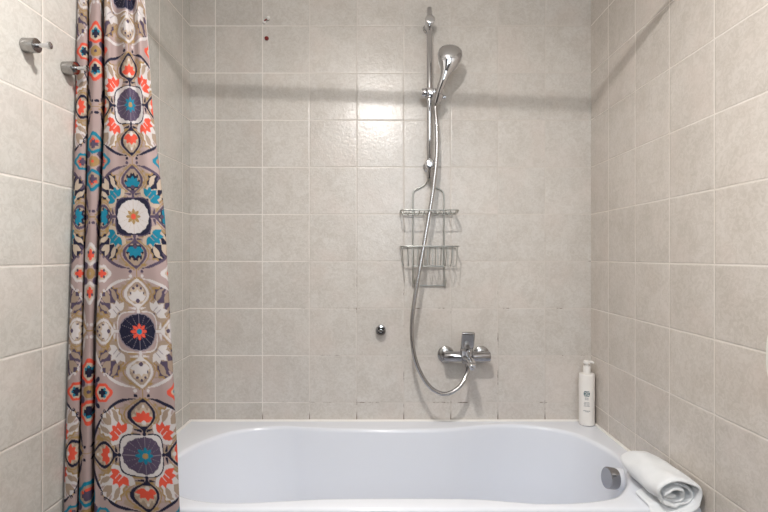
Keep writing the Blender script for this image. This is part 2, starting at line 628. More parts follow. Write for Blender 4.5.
def pattern(s, z):
    """printed medallion pattern of the cloth: s across in metres (0 on the medallion column), z height"""
    ta = s / PER
    a = ta - np.round(ta)
    t = row_coord(z)
    row = np.round(t).astype(int)
    b = row - t
    kind = row % 3
    ck = np.floor(t).astype(int) % 3
    col = np.empty(a.shape + (3,))
    col[:] = PAL['mauve']

    def paint(mask, *names):
        """names: one colour, or three (by kind 0 navy disc, 1 purple disc, 2 white disc)"""
        if len(names) == 1:
            col[mask] = PAL[names[0]]
        else:
            for k, nm in enumerate(names):
                if nm:
                    col[mask & (kind == k)] = PAL[nm]
    A, B = np.abs(a), np.abs(b)
    r = np.hypot(a, b)
    th = np.arctan2(b, a)
    p, q = np.maximum(A, B), np.minimum(A, B)
    d1, d2 = (A + B) / math.sqrt(2), np.abs(A - B) / math.sqrt(2)
    nz = vnoise(a * 26 + 9, b * 40 + 5, 3)
    nz2 = vnoise(A * 44 + 3, B * 30 + 1, 5)
    # ground inside the scroll ring
    big = r < 0.445 + 0.018 * np.cos(8 * th)
    paint(big, 'tan')
    paint(big & (nz > 0.60), 'mauve')
    paint(big & (nz < 0.26), 'khaki')
    # diagonal fields
    w = np.interp(d1, [0.185, 0.22, 0.30, 0.38, 0.43, 0.462, 0.468], [0.035, 0.062, 0.092, 0.128, 0.108, 0.080, 0.0])
    w = w * (1 + 0.06 * np.sin(d1 * 120))
    fld = (d2 < w) & (d1 > 0.185) & (d1 < 0.468)
    paint((d2 < w + 0.014) & (d1 > 0.19) & (d1 < 0.478), 'khaki')
    paint(fld, 'purple', 'white', 'navy')
    def leaf(u_, v_, an, L_, W_):
        c_, s_ = math.cos(an), math.sin(an)
        le, te = (d1 - u_) * c_ + (d2 - v_) * s_, (d2 - v_) * c_ - (d1 - u_) * s_
        return (le > 0) & (le < L_) & (np.abs(te) < W_ * np.sin(math.pi * np.clip(le / L_, 0, 1)))
    for u_, v_, an, L_, W_ in [(0.30, 0.055, 0.35, 0.13, 0.022), (0.345, 0.0, 0.30, 0.12, 0.024), (0.225, 0.035, 0.75, 0.10, 0.018), (0.36, 0.105, -0.25, 0.08, 0.012)]:
        paint(fld & leaf(u_, v_, an, L_, W_), 'tan', 'tan', 'sand')
    for u_, v_, an, L_, W_ in [(0.255, 0.075, 0.55, 0.07, 0.010), (0.40, 0.050, 0.2, 0.06, 0.010)]:
        paint(fld & leaf(u_, v_, an, L_, W_), 'mauve', 'mauve', 'purple')
    paint(fld & (np.hypot(d2 - 0.022, d1 - 0.218) < 0.008), 'orange', 'teal', 'orange')

    # diagonal lotus
    def petals(l, t_, angs, L_, W_):
        """fan of pointed petals from (0, 0); t_ is folded, so each angle counts for both sides"""
        m_ = np.zeros(l.shape, bool)
        for an in angs:
            c_, s_ = math.cos(an), math.sin(an)
            for sg in (1, -1):
                le, te = l * c_ + t_ * sg * s_, t_ * sg * c_ - l * s_
                f_ = np.clip(le / L_, 0, 1)
                m_ |= (le > 0) & (le < L_) & (np.abs(te) < W_ * np.sin(math.pi * f_ ** 0.85))
        return m_
    paint(petals(d1 - 0.225, d2, (0, 0.75, 1.5), 0.125, 0.040), 'tan', 'white', 'sand')
    lot = petals(d1 - 0.238, d2, (0, 0.70, 1.35), 0.100, 0.028) | (np.hypot(d1 - 0.262, d2) < 0.032)
    paint(lot, 'white', 'orange', 'teal')
    paint((np.abs(d2 - 0.018) < 0.003) & (np.abs(d1 - 0.255) < 0.03), 'grey', 'white', 'tan')
    # lilies on the axes: ogee drops
    w = np.interp(p, [0.140, 0.165, 0.190, 0.205, 0.225, 0.245, 0.270, 0.300, 0.325, 0.350, 0.380, 0.410, 0.435, 0.450, 0.460],
                  [0.017, 0.015, 0.011, 0.014, 0.036, 0.064, 0.091, 0.108, 0.111, 0.106, 0.088, 0.060, 0.034, 0.016, 0.0])
    inax = (p > 0.14) & (p < 0.46)
    paint((p > 0.215) & (p < 0.47) & (q < w + 0.026) & (q > w + 0.014), 'khaki')
    paint(inax & (q < w), 'white', 'navy', 'purple')
    inn = inax & (q < w - 0.025) & (p > 0.238) & (p < 0.428)
    paint(inn, 'tan')
    rl = np.hypot(q, (p - 0.315) * 0.95)
    pl = np.arctan2(q, p - 0.315)
    paint(inn & (rl < 0.072 + 0.008 * np.cos(8 * pl)), 'sand', 'sand', 'navy')
    paint(inn & (np.hypot(q - 0.052, p - 0.330) < 0.012), 'purple', 'tan', 'tan')
    paint(inn & (np.hypot(q - 0.034, p - 0.372) < 0.011), 'purple', 'tan', 'tan')
    paint(inn & (np.hypot(q, p - 0.395) < 0.012), 'purple', 'white', 'tan')
    paint(inn & (petals(p - 0.280, q, (0, 0.65, 1.3), 0.084, 0.026) | (np.hypot(p - 0.304, q) < 0.032)), 'white', 'orange', 'teal')
    paint(inn & (np.hypot(q, p - 0.264) < 0.018), 'purple', 'white', 'purple')
    # rounded square frame and leaves about the rosette
    rs = (A ** 4 + B ** 4) ** 0.25
    paint((rs < 0.166) & (q > 0.012), 'mauve', 'white', 'navy')
    paint((np.abs(rs - 0.170) < 0.0052 * np.clip(q / 0.05, 0.2, 1)) & (q > 0.012), 'white', 'navy', 'purple')
    paint((np.abs(p - 0.195 - q * 0.16) < 0.010 * np.clip((0.085 - q) / 0.05, 0, 1)) & (q > 0.02), 'white', 'navy', 'purple')
    # rosette
    paint(r < 0.158, 'grey', 'white', 'navy')
    disc = r < 0.150 * (1 + 0.02 * np.cos(16 * th))
    paint(disc, 'navy', 'purple', 'white')
    paint(disc & (np.abs(np.sin(8 * th)) * r / 8 < 0.0011), 'grey', 'grey', 'sand')
    fl = r < 0.058 * (1 + 0.20 * np.cos(8 * th))
    paint(fl, 'orange', 'teal', 'khaki')
    paint(fl & (r > 0.034) & (np.abs(np.cos(4 * th)) < 0.22), 'navy', 'purple', 'sand')
    paint(r < 0.024, 'teal', 'khaki', 'orange')
    # scroll ring
    fa = np.arctan2(q, p)                                   # 0 on the axis, pi/4 on the diagonal
    taper = np.clip((fa - 0.11) / 0.2, 0.35, 1) * np.clip((0.78 - fa) / 0.2, 0.4, 1)
    paint((np.abs(r - 0.458) < 0.0125 * taper) & (fa > 0.11) & (fa < 0.73), 'white', 'navy', 'purple')
    paint(np.hypot(p - 0.480, q - 0.052) < 0.014, 'white', 'navy', 'purple')
    paint(np.hypot(p - 0.352, q - 0.318) < 0.014, 'white', 'navy', 'purple')
    paint(np.hypot(p - 0.356, q - 0.318) < 0.005, 'mauve')
    # small stems where rows meet
    paint((p > 0.462) & (q < 0.004), 'khaki')
    # corner quatrefoil
    ca, cb = 0.5 - A, 0.5 - B
    P, Q = np.maximum(ca, cb), np.minimum(ca, cb)
    D1, D2 = (ca + cb) / math.sqrt(2), np.abs(ca - cb) / math.sqrt(2)

    def cpaint(mask, *names):
        for k, nm in enumerate(names):
            if nm:
                col[mask & (ck == k)] = PAL[nm]
    near = np.hypot(ca, cb) < 0.30
    cpaint(near & (np.hypot(D1 - 0.095, D2) < 0.036), 'purple', 'purple', 'purple')
    cpaint(near & (np.hypot(D1 - 0.150, D2 * 1.4) < 0.026), 'navy', 'mauve', 'tan')
    e = np.hypot((P - 0.160) / 1.12, Q)
    pe = np.arctan2(Q, P - 0.160)
    lob = 0.078 + 0.020 * np.maximum(np.cos(pe), 0) ** 10 + 0.004 * np.cos(6 * pe)
    cpaint(near & (e < lob), 'orange', 'teal', 'white')
    cpaint(near & (e < lob * 0.70), 'sand', 'tan', 'sand')
    cpaint(near & (e < lob * 0.48) & ((np.abs(Q) < 0.016) | (np.abs(P - 0.16) < 0.018)), 'navy', 'purple', 'orange')
    cpaint(near & (np.hypot(Q - 0.028, P - 0.185) < 0.013), 'teal', 'orange', 'purple')
    cpaint(near & (np.hypot(Q, P - 0.205) < 0.012), 'teal', 'orange', 'orange')
    cpaint(np.hypot(ca, cb) < 0.050, 'khaki', 'khaki', 'khaki')
    cpaint(np.hypot(ca, cb) < 0.014, 'purple', 'orange', 'tan')
    # pale sewn hem on the free edge
    col[s > 0.094] = PAL['hem']
    return col


def build_curtain():
    vk = np.array([0.0, 50, 107, 217, 330, 453, 512])
    cR = np.array([145.0, 149, 152.5, 165, 171, 177.5, 180])
    cM = np.array([127.0, 128.5, 130.5, 133.5, 139.5, 145.5, 149])
    cF = np.array([104.0, 104.5, 105, 100.5, 96.0, 94.5, 94])
    sF = np.array([-0.072, -0.077, -0.085, -0.105, -0.124, -0.130, -0.131])
    cQ = np.array([96.0, 95.5, 93.5, 91, 89, 87, 86.5])
    cS = np.array([89.0, 89.0, 88.3, 86, 83.2, 80, 78.5])
    c1 = np.array([83.0, 82.5, 81.5, 79, 76, 72, 70.5])
    cL = np.array([77.5, 76.5, 75.5, 72.8, 69, 65.5, 63.5])
    # heights
    zv = CAM_Z + (256 - np.array([-6.0, 520.0])) * curtain_z(np.array([-6.0, 520.0])) / F_PX
    z_mid = np.linspace(zv[0], zv[1], 740)
    z_top = np.linspace(2.115, zv[0], 30)[:-1]
    z_bot = np.linspace(zv[1], 0.14, 60)[1:]
    zs = np.concatenate([z_top, z_mid, z_bot])
    # v of each height
    v = np.full_like(zs, 256.0)
    for _ in range(12):
        v = 256 - (zs - CAM_Z) * F_PX / curtain_z(v)
    NS = 300
    ss = np.linspace(-0.262, 0.104, NS)
    nz = len(zs)
    X = np.zeros((nz, NS)); Y = np.zeros((nz, NS))
    for i in range(nz):
        vv = np.clip(v[i], 0, 512)
        g = lambda arr: float(np.interp(vv, vk, arr))
        R, Mc, Fl, sf, Qc, S, P1, L = g(cR), g(cM), g(cF), g(sF), g(cQ), g(cS), g(c1), g(cL)
        s2r = min(-0.128, sf - 0.010)
        top = smooth01((230 - v[i]) / 230)
        ctl = [(0.104, R - 2.0, 0.012), (0.092, R, 0.002), (0.055, Mc + (R - Mc) * 0.60, -0.014), (0.0, Mc, -0.017), (-0.05 * (0.4 + 0.6 * min(1, sf / -0.12)), Mc + (Fl - Mc) * 0.5, -0.012),
               (sf + 0.006, Fl + 1.6, -0.010), (sf, Fl, -0.002), ((sf + s2r) / 2, Fl + 2.2, 0.050), (s2r, Fl - 0.4, 0.026), (s2r - 0.008, Fl - 4.0, 0.000),
               (-0.149, Qc, -0.006), (-0.163, S + 2.0, -0.001), (-0.170, S, 0.008), (-0.177, S + 1.2, 0.044), (-0.184, S - 0.4, 0.020),
               (-0.190, S - 2.4, 0.002), (-0.204, P1, -0.003), (-0.224, L + 1.6, -0.002), (-0.232, L, 0.004), (-0.245, L + 1.5, 0.026), (-0.262, L + 5, 0.036)]
        ctl = ctl[::-1]
        cs = np.array([c[0] for c in ctl]); cu = np.array([c[1] for c in ctl]); cyy = np.array([c[2] for c in ctl])
        cs = np.maximum.accumulate(cs + np.arange(len(cs)) * 1e-6)

        def cubic(vals):
            m = np.zeros(len(cs)); dl = np.diff(vals) / np.diff(cs)
            m[1:-1] = np.where(dl[:-1] * dl[1:] > 0, 2 * dl[:-1] * dl[1:] / (dl[:-1] + dl[1:] + 1e-12), 0)
            m[0], m[-1] = dl[0], dl[-1]
            k = np.clip(np.searchsorted(cs, ss) - 1, 0, len(cs) - 2)
            h = cs[k + 1] - cs[k]; tt = np.clip((ss - cs[k]) / h, 0, 1)
            return ((2 * tt ** 3 - 3 * tt ** 2 + 1) * vals[k] + (tt ** 3 - 2 * tt ** 2 + tt) * h * m[k]
                    + (-2 * tt ** 3 + 3 * tt ** 2) * vals[k + 1] + (tt ** 3 - tt ** 2) * h * m[k + 1])
        u, yo = cubic(cu), cubic(cyy)
        Zb = float(curtain_z(np.array(v[i])))
        # narrow pleats, strong near the rod and dying out lower down
        main = np.clip((ss - sf) / 0.02, 0, 1)
        amp = 0.0095 * top * main
        yo = yo + amp * np.sin(2 * math.pi * (ss - 0.012) / 0.062 + 0.6)
        # soft irregular waves
        yo = yo + 0.0022 * np.sin(ss * 70 + zs[i] * 5.5) * main + 0.0012 * np.sin(zs[i] * 23 + ss * 30)
        fade_y = 0.03 * smooth01((zs[i] - 1.97) / 0.14)          # up to the rod
        X[i] = np.maximum((u - 384) * (Zb + yo) / F_PX, XL + 0.005)
        Y[i] = Zb - DIST + yo * (1 - 0.0) + fade_y
    Y = np.minimum(Y, np.where(zs < 0.7, YF - 0.012, 0.0)[:, None])
    SS, ZZ = np.meshgrid(ss, zs)
    colr = pattern(SS, ZZ)
    co = np.stack([X, Y, ZZ], -1).reshape(-1, 3)
    idx = np.arange(nz * NS).reshape(nz, NS)
    quads = np.stack([idx[:-1, :-1], idx[1:, :-1], idx[1:, 1:], idx[:-1, 1:]], -1).reshape(-1, 4)
    me = bpy.data.meshes.new('shower_curtain')
    me.vertices.add(len(co)); me.vertices.foreach_set('co', co.ravel())
    me.loops.add(quads.size); me.loops.foreach_set('vertex_index', quads.ravel())
    me.polygons.add(len(quads)); me.polygons.foreach_set('loop_start', np.arange(0, quads.size, 4))
    me.update(calc_edges=True)
    at_ = me.color_attributes.new('print', 'FLOAT_COLOR', 'POINT')
    rgba = np.ones((len(co), 4), np.float32); rgba[:, :3] = colr.reshape(-1, 3)
    at_.data.foreach_set('color', rgba.ravel())
    me.shade_smooth()
    m = new_mat('printed_curtain_cloth', rough=0.7, spec=0.15)
    N = Nodes(m)
    vc = N.n('ShaderNodeVertexColor', layer_name='print')
    tc = N.n('ShaderNodeTexCoord')
    fib = N.noise(tc.outputs['Object'], 180.0, 2.0)
    col = N.mix(N.math('MULTIPLY', fib, 0.05), vc.outputs[0], srgb(150, 136, 128))
    N.nt.links.new(col, bsdf(m).inputs['Base Color'])
    N.nt.links.new(N.bump(N.noise(tc.outputs['Object'], 26.0, 3.0), 0.25, 0.002), bsdf(m).inputs['Normal'])
    bsdf(m).inputs['Sheen Weight'].default_value = 0.0
    me.materials.append(m)
    o = bpy.data.objects.new('shower_curtain', me)
    C.objects.link(o)
    return tag(o, 'gathered fabric shower curtain printed with orange, teal, navy and white medallions, beside the left wall', 'curtain')


build_curtain()

# rod above the frame
ROD_Y = -0.735
rod = thing('shower_curtain_rod', 'straight chrome shower curtain rod spanning wall to wall above the bathtub', 'curtain rod', (0, ROD_Y, 2.15))
zl, zr = 2.168, 2.106
MB().tube([(XL + 0.002, ROD_Y, zl), (XR - 0.002, ROD_Y, zr)], 0.0125, 20).build('rod', M_CHROME, rod)
MB().lathe([(0, 0), (0.03, 0), (0.03, 0.006), (0.018, 0.014), (0.018, 0.03), (0.0, 0.03)], (XL, ROD_Y, zl), (1, 0, 0)).build('flange', M_CHROME, rod)
MB().lathe([(0, 0), (0.03, 0), (0.03, 0.006), (0.018, 0.014), (0.018, 0.03), (0.0, 0.03)], (XR, ROD_Y, zr), (-1, 0, 0)).build('flange', M_CHROME, rod)
for k in range(5):
    x = XL + 0.045 + k * 0.034
    zc = zl - 0.018
    pts = [(x, ROD_Y + 0.033 * math.sin(t), zc - 0.002 + 0.036 * math.cos(t)) for t in [2 * math.pi * j / 24 for j in range(24)]]
    MB().tube(pts, 0.0018, 8, closed=True).build('curtain_ring', M_WHITE, rod)

# ------------------------------------------------------------------ shower slide rail
RY = -0.060
RX = (429.5 - 384) * (DIST + RY) / F_PX
rail = thing('shower_rail', 'vertical chrome slide rail on the back wall beside the hand shower', 'shower rail', (RX, 0, 1.6))
z_top, z_bot = at(0, 8, RY).z, at(0, 178.5, RY).z
MB().lathe([(0, z_bot), (0.010, z_bot), (0.0115, z_bot + 0.002), (0.0115, z_top - 0.002), (0.010, z_top), (0, z_top)], (RX, RY, 0), (0, 0, 1), 28).build('rail_tube', M_CHROME, rail)
for vv in (19.3, 163.4):
    zb = at(0, vv, -0.085).z
    b = MB().lathe([(0, 0), (0.0225, 0), (0.0225, 0.004), (0.017, 0.010), (0.0165, 0.040), (0.0185, 0.052), (0.0195, 0.072), (0.0195, 0.085), (0.0190, 0.0866), (0.0175, 0.0877), (0.012, 0.0887), (0.006, 0.0892), (0, 0.0894)], (RX, 0, zb), (0, -1, 0), 36)
    b.build('wall_bracket', M_CHROME, rail)
zs_ = at(0, 93.7, RY).z
sl = MB().lathe([(0.0118, -0.020), (0.0170, -0.020), (0.0185, -0.016), (0.0185, 0.016), (0.0170, 0.020), (0.0118, 0.020)], (RX, RY, zs_), (0, 0, 1), 32)
sl.box((RX - 0.012, RY - 0.030, zs_ - 0.014), (RX + 0.026, RY - 0.008, zs_ + 0.014), 0.005)
slo = sl.build('slider', M_CHROME, rail)
kb = MB().lathe([(0.012, 0.008), (0.0150, 0.014), (0.0185, 0.017), (0.0185, 0.030), (0.016, 0.034), (0.0, 0.035)], (RX, RY - 0.008, zs_), (-1, 0, 0), 28)
kb.build('clamp_knob', M_CHROME, slo)

# hand shower and its cradle
HY = -0.115
h0 = at(436.6, 100.5, HY + 0.025)       # lower end of the handle
h1 = at(439.5, 90, HY + 0.010)
h2 = at(444.4, 77, HY - 0.006)
h3 = at(449.2, 60, HY - 0.012)
h4 = at(451.2, 46.6, HY + 0.006)
ax_c = (h1 - h0).normalized()
cr = MB().lathe([(0.0165, -0.022), (0.020, -0.022), (0.0225, 0.014), (0.0195, 0.014), (0.0165, -0.022)], h0.lerp(h1, 0.35), ax_c, 28)
cr.box((RX + 0.014, HY + 0.012, zs_ - 0.011), (h0.x - 0.008, RY - 0.004, zs_ + 0.009), 0.004)
cr.lathe([(0, 0), (0.006, 0.0), (0.006, 0.017), (0.0075, 0.018), (0.0075, 0.024), (0, 0.025)], h0 + Vector((0.012, 0.0, 0.012)), (1, 0, 0.05), 16)
cr.build('cradle', M_CHROME, slo)

hs = thing('hand_shower', 'chrome egg-shaped hand shower tilted in the cradle of the slide rail', 'hand shower', h0)
axis_pts = spline([h0, h1, h2, h3, h4], 60)
rings = []
nseg = 36
# half-widths along the axis
tk = [0.0, 0.10, 0.25, 0.40, 0.50, 0.58, 0.66, 0.74, 0.82, 0.90, 0.96, 0.99, 1.0]
wk = [.0110, .0130, .0145, .0165, .0215, .0310, .0405, .0470, .0500, .0470, .036, .019, .001]
dk = [.0110, .0125, .0135, .0145, .0160, .0200, .0250, .0295, .0310, .0290, .022, .012, .001]
# sample the lower handle and the head by true length
L = [0.0]
for p_, q_ in zip(axis_pts, axis_pts[1:]):
    L.append(L[-1] + (q_ - p_).length)
for i, p_ in enumerate(axis_pts):
    t = L[i] / L[-1]
    tg = (axis_pts[min(i + 1, 59)] - axis_pts[max(i - 1, 0)]).normalized()
    sx = Vector((1, 0, 0)); sx = (sx - tg * sx.dot(tg)).normalized()
    sy = tg.cross(sx).normalized()
    wv, dv = float(np.interp(t, tk, wk)), float(np.interp(t, tk, dk))
    rings.append([p_ + sx * (math.cos(a_) * wv) + sy * (math.sin(a_) * dv) for a_ in [2 * math.pi * j / nseg for j in range(nseg)]])
MB().loft(rings).build('shower_handle', M_CHROME, hs, angle=80)
fc = h3 + Vector((0, 0.024, 0.0))
fo = MB().lathe([(0, 0.006), (0.036, 0.006), (0.040, 0.004), (0.042, -0.004), (0.0, -0.004)], fc, (0, 1, -0.08), 36).build('spray_face', M_WHITE, hs)

# ------------------------------------------------------------------ bath mixer
MY = -0.066
mz = at(0, 356.7, MY).z
mx0, mx1 = at(443.7, 0, MY).x, at(490.0, 0, MY).x
mxc = at(466.6, 0, MY - 0.02).x
mix = thing('bath_mixer', 'chrome wall-mounted bath mixer tap with raised lever and short spout', 'mixer tap', (mxc, 0, mz))
for uu in (446.0, 481.3):
    c_ = at(uu, 353.5, -0.008)
    r_ = MB().lathe([(0, 0), (0.0345, 0), (0.0352, 0.003), (0.0345, 0.009), (0.031, 0.012), (0.018, 0.015), (0.016, 0.060), (0, 0.060)], (c_.x, 0, c_.z - 0.004), (0, -1, 0), 40)
    r_.build('rosette', M_BRUSH, mix)
bd = MB().lathe([(0, 0), (0.0195, 0), (0.0215, 0.003), (0.0215, 0.083), (0.0185, 0.085), (0.0185, 0.115), (0.0215, 0.117), (0.0215, mx1 - mx0 - 0.003), (0.0195, mx1 - mx0), (0, mx1 - mx0)], (mx0, MY, mz), (1, 0, 0), 40)
bd.lathe([(0, -0.020), (0.020, -0.020), (0.0235, -0.014), (0.0235, 0.028), (0.022, 0.033), (0.0, 0.033)], (mxc, MY - 0.008, mz), (0, -0.25, 1), 36)
bd.lathe([(0, 0), (0.010, 0), (0.010, 0.016), (0, 0.016)], (mxc + 0.008, MY + 0.004, mz - 0.015), (0, 0, -1), 20)
bd.build('mixer_body', M_SATIN, mix)


def slab(path, widths, thicks, n=24, expo=3.2):
    rings_ = []
    for i, p_ in enumerate(path):
        tg = (path[min(i + 1, len(path) - 1)] - path[max(i - 1, 0)]).normalized()
        sx = Vector((1, 0, 0))
        sy = tg.cross(sx).normalized()
        rr = []
        for j in range(n):
            a_ = 2 * math.pi * j / n
            c_, s_ = math.cos(a_), math.sin(a_)
            rr.append(p_ + sx * (math.copysign(abs(c_) ** (2 / expo), c_) * widths[i]) + sy * (math.copysign(abs(s_) ** (2 / expo), s_) * thicks[i]))
        rings_.append(rr)
    return rings_


# lever: rises from the cartridge and leans out towards the room
lv = spline([Vector((mxc, MY - 0.020, mz + 0.040)), Vector((mxc, MY - 0.036, mz + 0.052)), Vector((mxc, MY - 0.046, mz + 0.070)), Vector((mxc, MY - 0.056, mz + 0.096)), Vector((mxc, MY - 0.061, mz + 0.110))], 24)
lw = [float(np.interp(i / 23, [0, .15, .5, .9, .97, 1], [.0215, .0255, .0268, .0262, .0225, .013])) for i in range(24)]
lt = [float(np.interp(i / 23, [0, .15, .5, .9, 1], [.012, .012, .009, .006, .003])) for i in range(24)]
MB().loft(slab(lv, lw, lt, expo=4.0)).build('lever', M_BRUSH, mix, angle=50)
lc = MB().lathe([(0.0, 0.0), (0.0245, 0.0), (0.0262, 0.004), (0.0262, 0.030), (0.0235, 0.038), (0, 0.041)], (mxc, MY - 0.012, mz + 0.008), (0, -0.30, 1), 36)
lc.build('lever_cap', M_CHROME, mix)
# spout
sp = spline([Vector((mxc, MY + 0.002, mz - 0.002)), Vector((mxc + 0.001, MY - 0.04, mz - 0.003)), Vector((mxc + 0.003, MY - 0.08, mz - 0.002)), Vector((mxc + 0.004, MY - 0.112, mz - 0.005)), Vector((mxc + 0.004, MY - 0.126, mz - 0.013))], 22)
sw = [float(np.interp(i / 21, [0, .3, .9, 1], [.0225, .020, .0135, .0115])) for i in range(22)]
st_ = [float(np.interp(i / 21, [0, .3, .9, 1], [.0200, .016, .0105, .0085])) for i in range(22)]
MB().loft(slab(sp, sw, st_, expo=2.6)).lathe([(0, 0), (0.0105, 0), (0.0105, 0.014), (0.009, 0.016), (0, 0.014)], Vector((mxc + 0.004, MY - 0.117, mz - 0.010)), (0, 0, -1), 20).build('spout', M_CHROME, mix, angle=50)
MB().lathe([(0, 0), (0.004, 0.0), (0.004, 0.010), (0.0075, 0.012), (0.0085, 0.024), (0.007, 0.028), (0, 0.029)], (mxc + 0.002, MY - 0.070, mz + 0.012), (0, 0, 1), 20).build('diverter_knob', M_CHROME, mix)

# hose
hz = Vector((mxc + 0.008, MY + 0.004, mz - 0.028))
hp = [h0 + ax_c * 0.004, h0 - ax_c * 0.02, at(436.6, 125, -0.092), at(437.0, 148, -0.094), at(435.2, 172, -0.098), at(431.6, 200, -0.104), at(425.6, 235, -0.110), at(419.5, 270, -0.116),
      at(415.0, 297, -0.120), at(412.0, 322, -0.124), at(412.6, 345, -0.128), at(417.8, 367, -0.130), at(429.5, 386.5, -0.130), at(444.5, 394.0, -0.126),
      at(459.0, 387.3, -0.112), at(467.0, 373.5, -0.086), hz + Vector((0, -0.004, -0.012)), hz]
hb = MB().tube(spline(hp, 220), 0.0084, 14)
hb.lathe([(0, 0), (0.0098, 0), (0.0105, 0.004), (0.0098, 0.024), (0.008, 0.028), (0, 0.028)], h0 + ax_c * 0.002, -ax_c, 20)
hb.lathe([(0, 0), (0.0105, 0), (0.0105, 0.016), (0.0085, 0.022), (0, 0.022)], hz + Vector((0, 0, 0.004)), (0, -0.15, -1), 20)
tag(hb.build('shower_hose', M_HOSE), 'long grey metal shower hose looping from the hand shower down to the mixer tap', 'hose')

# ------------------------------------------------------------------ wire shower caddy
CY = -0.010
cad = thing('shower_caddy', 'two-tier wire shower caddy hanging on the back wall behind the hose', 'shower caddy', at(428.5, 286, 0))
fr_ = MB()
rl = 0.0034
left = [at(428, 180.5, -0.022), at(425.5, 184, CY), at(420, 187.2, CY), at(415.2, 189.5, CY), at(413.0, 194, CY), at(412.8, 205, CY), at(412.8, 240, CY), at(413.0, 287, CY)]
right = [at(429.6, 180.5, -0.022), at(432, 184.5, CY), at(437, 188.2, CY), at(441.8, 190.5, CY), at(443.8, 195, CY), at(444.0, 206, CY), at(444.0, 240, CY), at(444.4, 287, CY)]
fr_.tube(spline(left, 60), rl, 10)
fr_.tube(spline(right, 60), rl, 10)
hook = [at(428, 180.5, -0.022), at(427.4, 177.0, -0.026), at(428.8, 174.6, -0.022), at(430.2, 177.0, -0.018), at(429.6, 180.5, -0.022)]
fr_.tube(spline(hook, 30), 0.003, 10)
fr_.build('frame', M_WIRE, cad)
bar = MB().tube([at(413.2, 285.4, CY), at(444.4, 285.4, CY)], 0.0026, 10)
bar.build('towel_bar', M_WIRE, cad)
for uu in (415.0, 445.0):
    MB().tube([at(uu, 279.5, -0.008), at(uu, 287.0, -0.008)], 0.0042, 10).build('wall_rest', M_WIRE, cad)

D = 0.110                                  # shelf depth
yf = CY - D
# upper shelf: shallow tray
up = MB()
zb = at(0, 214.6, CY).z
zt = at(0, 210.0, yf).z
xl_, xr_ = at(401.0, 0, yf).x, at(459.2, 0, yf).x


def u_rim(mb, z, y0, y1, r, tilt=0.0):
    rc = 0.018
    pts = [Vector((xl_, y0, z + tilt))]
    for k in range(9):
        t = math.pi + k / 8 * math.pi / 2
        pts.append(Vector((xl_ + rc + rc * math.cos(t), y1 + rc + rc * math.sin(t), z)))
    for k in range(9):
        t = -math.pi / 2 + k / 8 * math.pi / 2
        pts.append(Vector((xr_ - rc + rc * math.cos(t), y1 + rc + rc * math.sin(t), z)))
    pts.append(Vector((xr_, y0, z + tilt)))
    mb.tube(pts, r, 10)


u_rim(up, zt, CY, yf, 0.0028)
up.tube([Vector((xl_, CY, zt)), Vector((xr_, CY, zt))], 0.0026, 10)
up.tube([Vector((xl_ + 0.012, CY - 0.004, zb - 0.001)), Vector((xr_ - 0.012, CY - 0.004, zb - 0.001))], 0.0022, 10)
for k in range(11):
    x = xl_ + 0.012 + (xr_ - xl_ - 0.024) * k / 10
    pts = [Vector((x, CY - 0.002, zt - 0.001)), Vector((x, CY - 0.006, zb)), Vector((x, yf + 0.018, zb)), Vector((x, yf + 0.006, zb + 0.004)), Vector((x, yf, zt))]
    up.tube(pts, 0.0017, 8)
for x in (xl_, xr_):
    s_ = 1 if x > 0.15 else -1
    up.tube([Vector((x, CY - 0.02, zt)), Vector((x - 0.002 * s_, CY - 0.02, zb)), Vector((x - 0.002 * s_, yf + 0.025, zb)), Vector((x, yf + 0.022, zt))], 0.0017, 8)
up.build('upper_shelf', M_WIRE, cad)
# lower basket: deep
lb = MB()
zt2 = at(0, 246.2, yf).z
zb2 = at(0, 266.2, yf + 0.01).z
u_rim(lb, zt2, CY, yf, 0.0030)
lb.tube([Vector((xl_, CY, zt2)), Vector((xr_, CY, zt2))], 0.0026, 10)
lb.tube([Vector((at(412.8, 0, CY).x, CY - 0.006, zb2)), Vector((at(444.0, 0, CY).x, CY - 0.006, zb2))], 0.0030, 10)
lb.tube([Vector((at(412.8, 0, yf).x, yf + 0.014, zb2)), Vector((at(444.6, 0, yf).x, yf + 0.014, zb2))], 0.0024, 10)
for k in range(11):
    x = xl_ + 0.004 + (xr_ - xl_ - 0.008) * k / 10
    x2 = xl_ + 0.010 + (xr_ - xl_ - 0.020) * k / 10
    pts = [Vector((x, yf + (0.012 if k in (0, 10) else 0.0), zt2)), Vector((x2, yf + 0.012, zb2 + 0.006)), Vector((x2, yf + 0.020, zb2)), Vector((x2, CY - 0.006, zb2)), Vector((x2, CY - 0.002, zt2))]
    lb.tube(pts, 0.0017, 8)
lb.build('lower_basket', M_WIRE, cad)

# ------------------------------------------------------------------ small wall fittings
f0 = at(380.8, 329.4, 0)
wf = thing('wall_holder', 'small round chrome wall holder with black recess, alone on the tiles left of the hose', 'wall holder', f0)
MB().lathe([(0, 0), (0.0205, 0), (0.0215, 0.003), (0.0215, 0.030), (0.0203, 0.033), (0.0140, 0.034), (0.0135, 0.012), (0, 0.012)], f0, (0, -1, 0), 32).build('holder_ring', M_CHROME, wf)
MB().lathe([(0, 0.012), (0.0137, 0.012), (0.0137, 0.026), (0.0, 0.026)], f0, (0, -1, 0), 28).build('recess', M_DARK, wf)  # black disc filling the hollow of the ring
MB().box((f0.x - 0.006, -0.033, f0.z - 0.009), (f0.x + 0.006, -0.024, f0.z + 0.007), 0.002).box((f0.x - 0.012, -0.031, f0.z - 0.004), (f0.x + 0.012, -0.024, f0.z + 0.001), 0.0015).build('centre_pin', M_CHROME, wf)

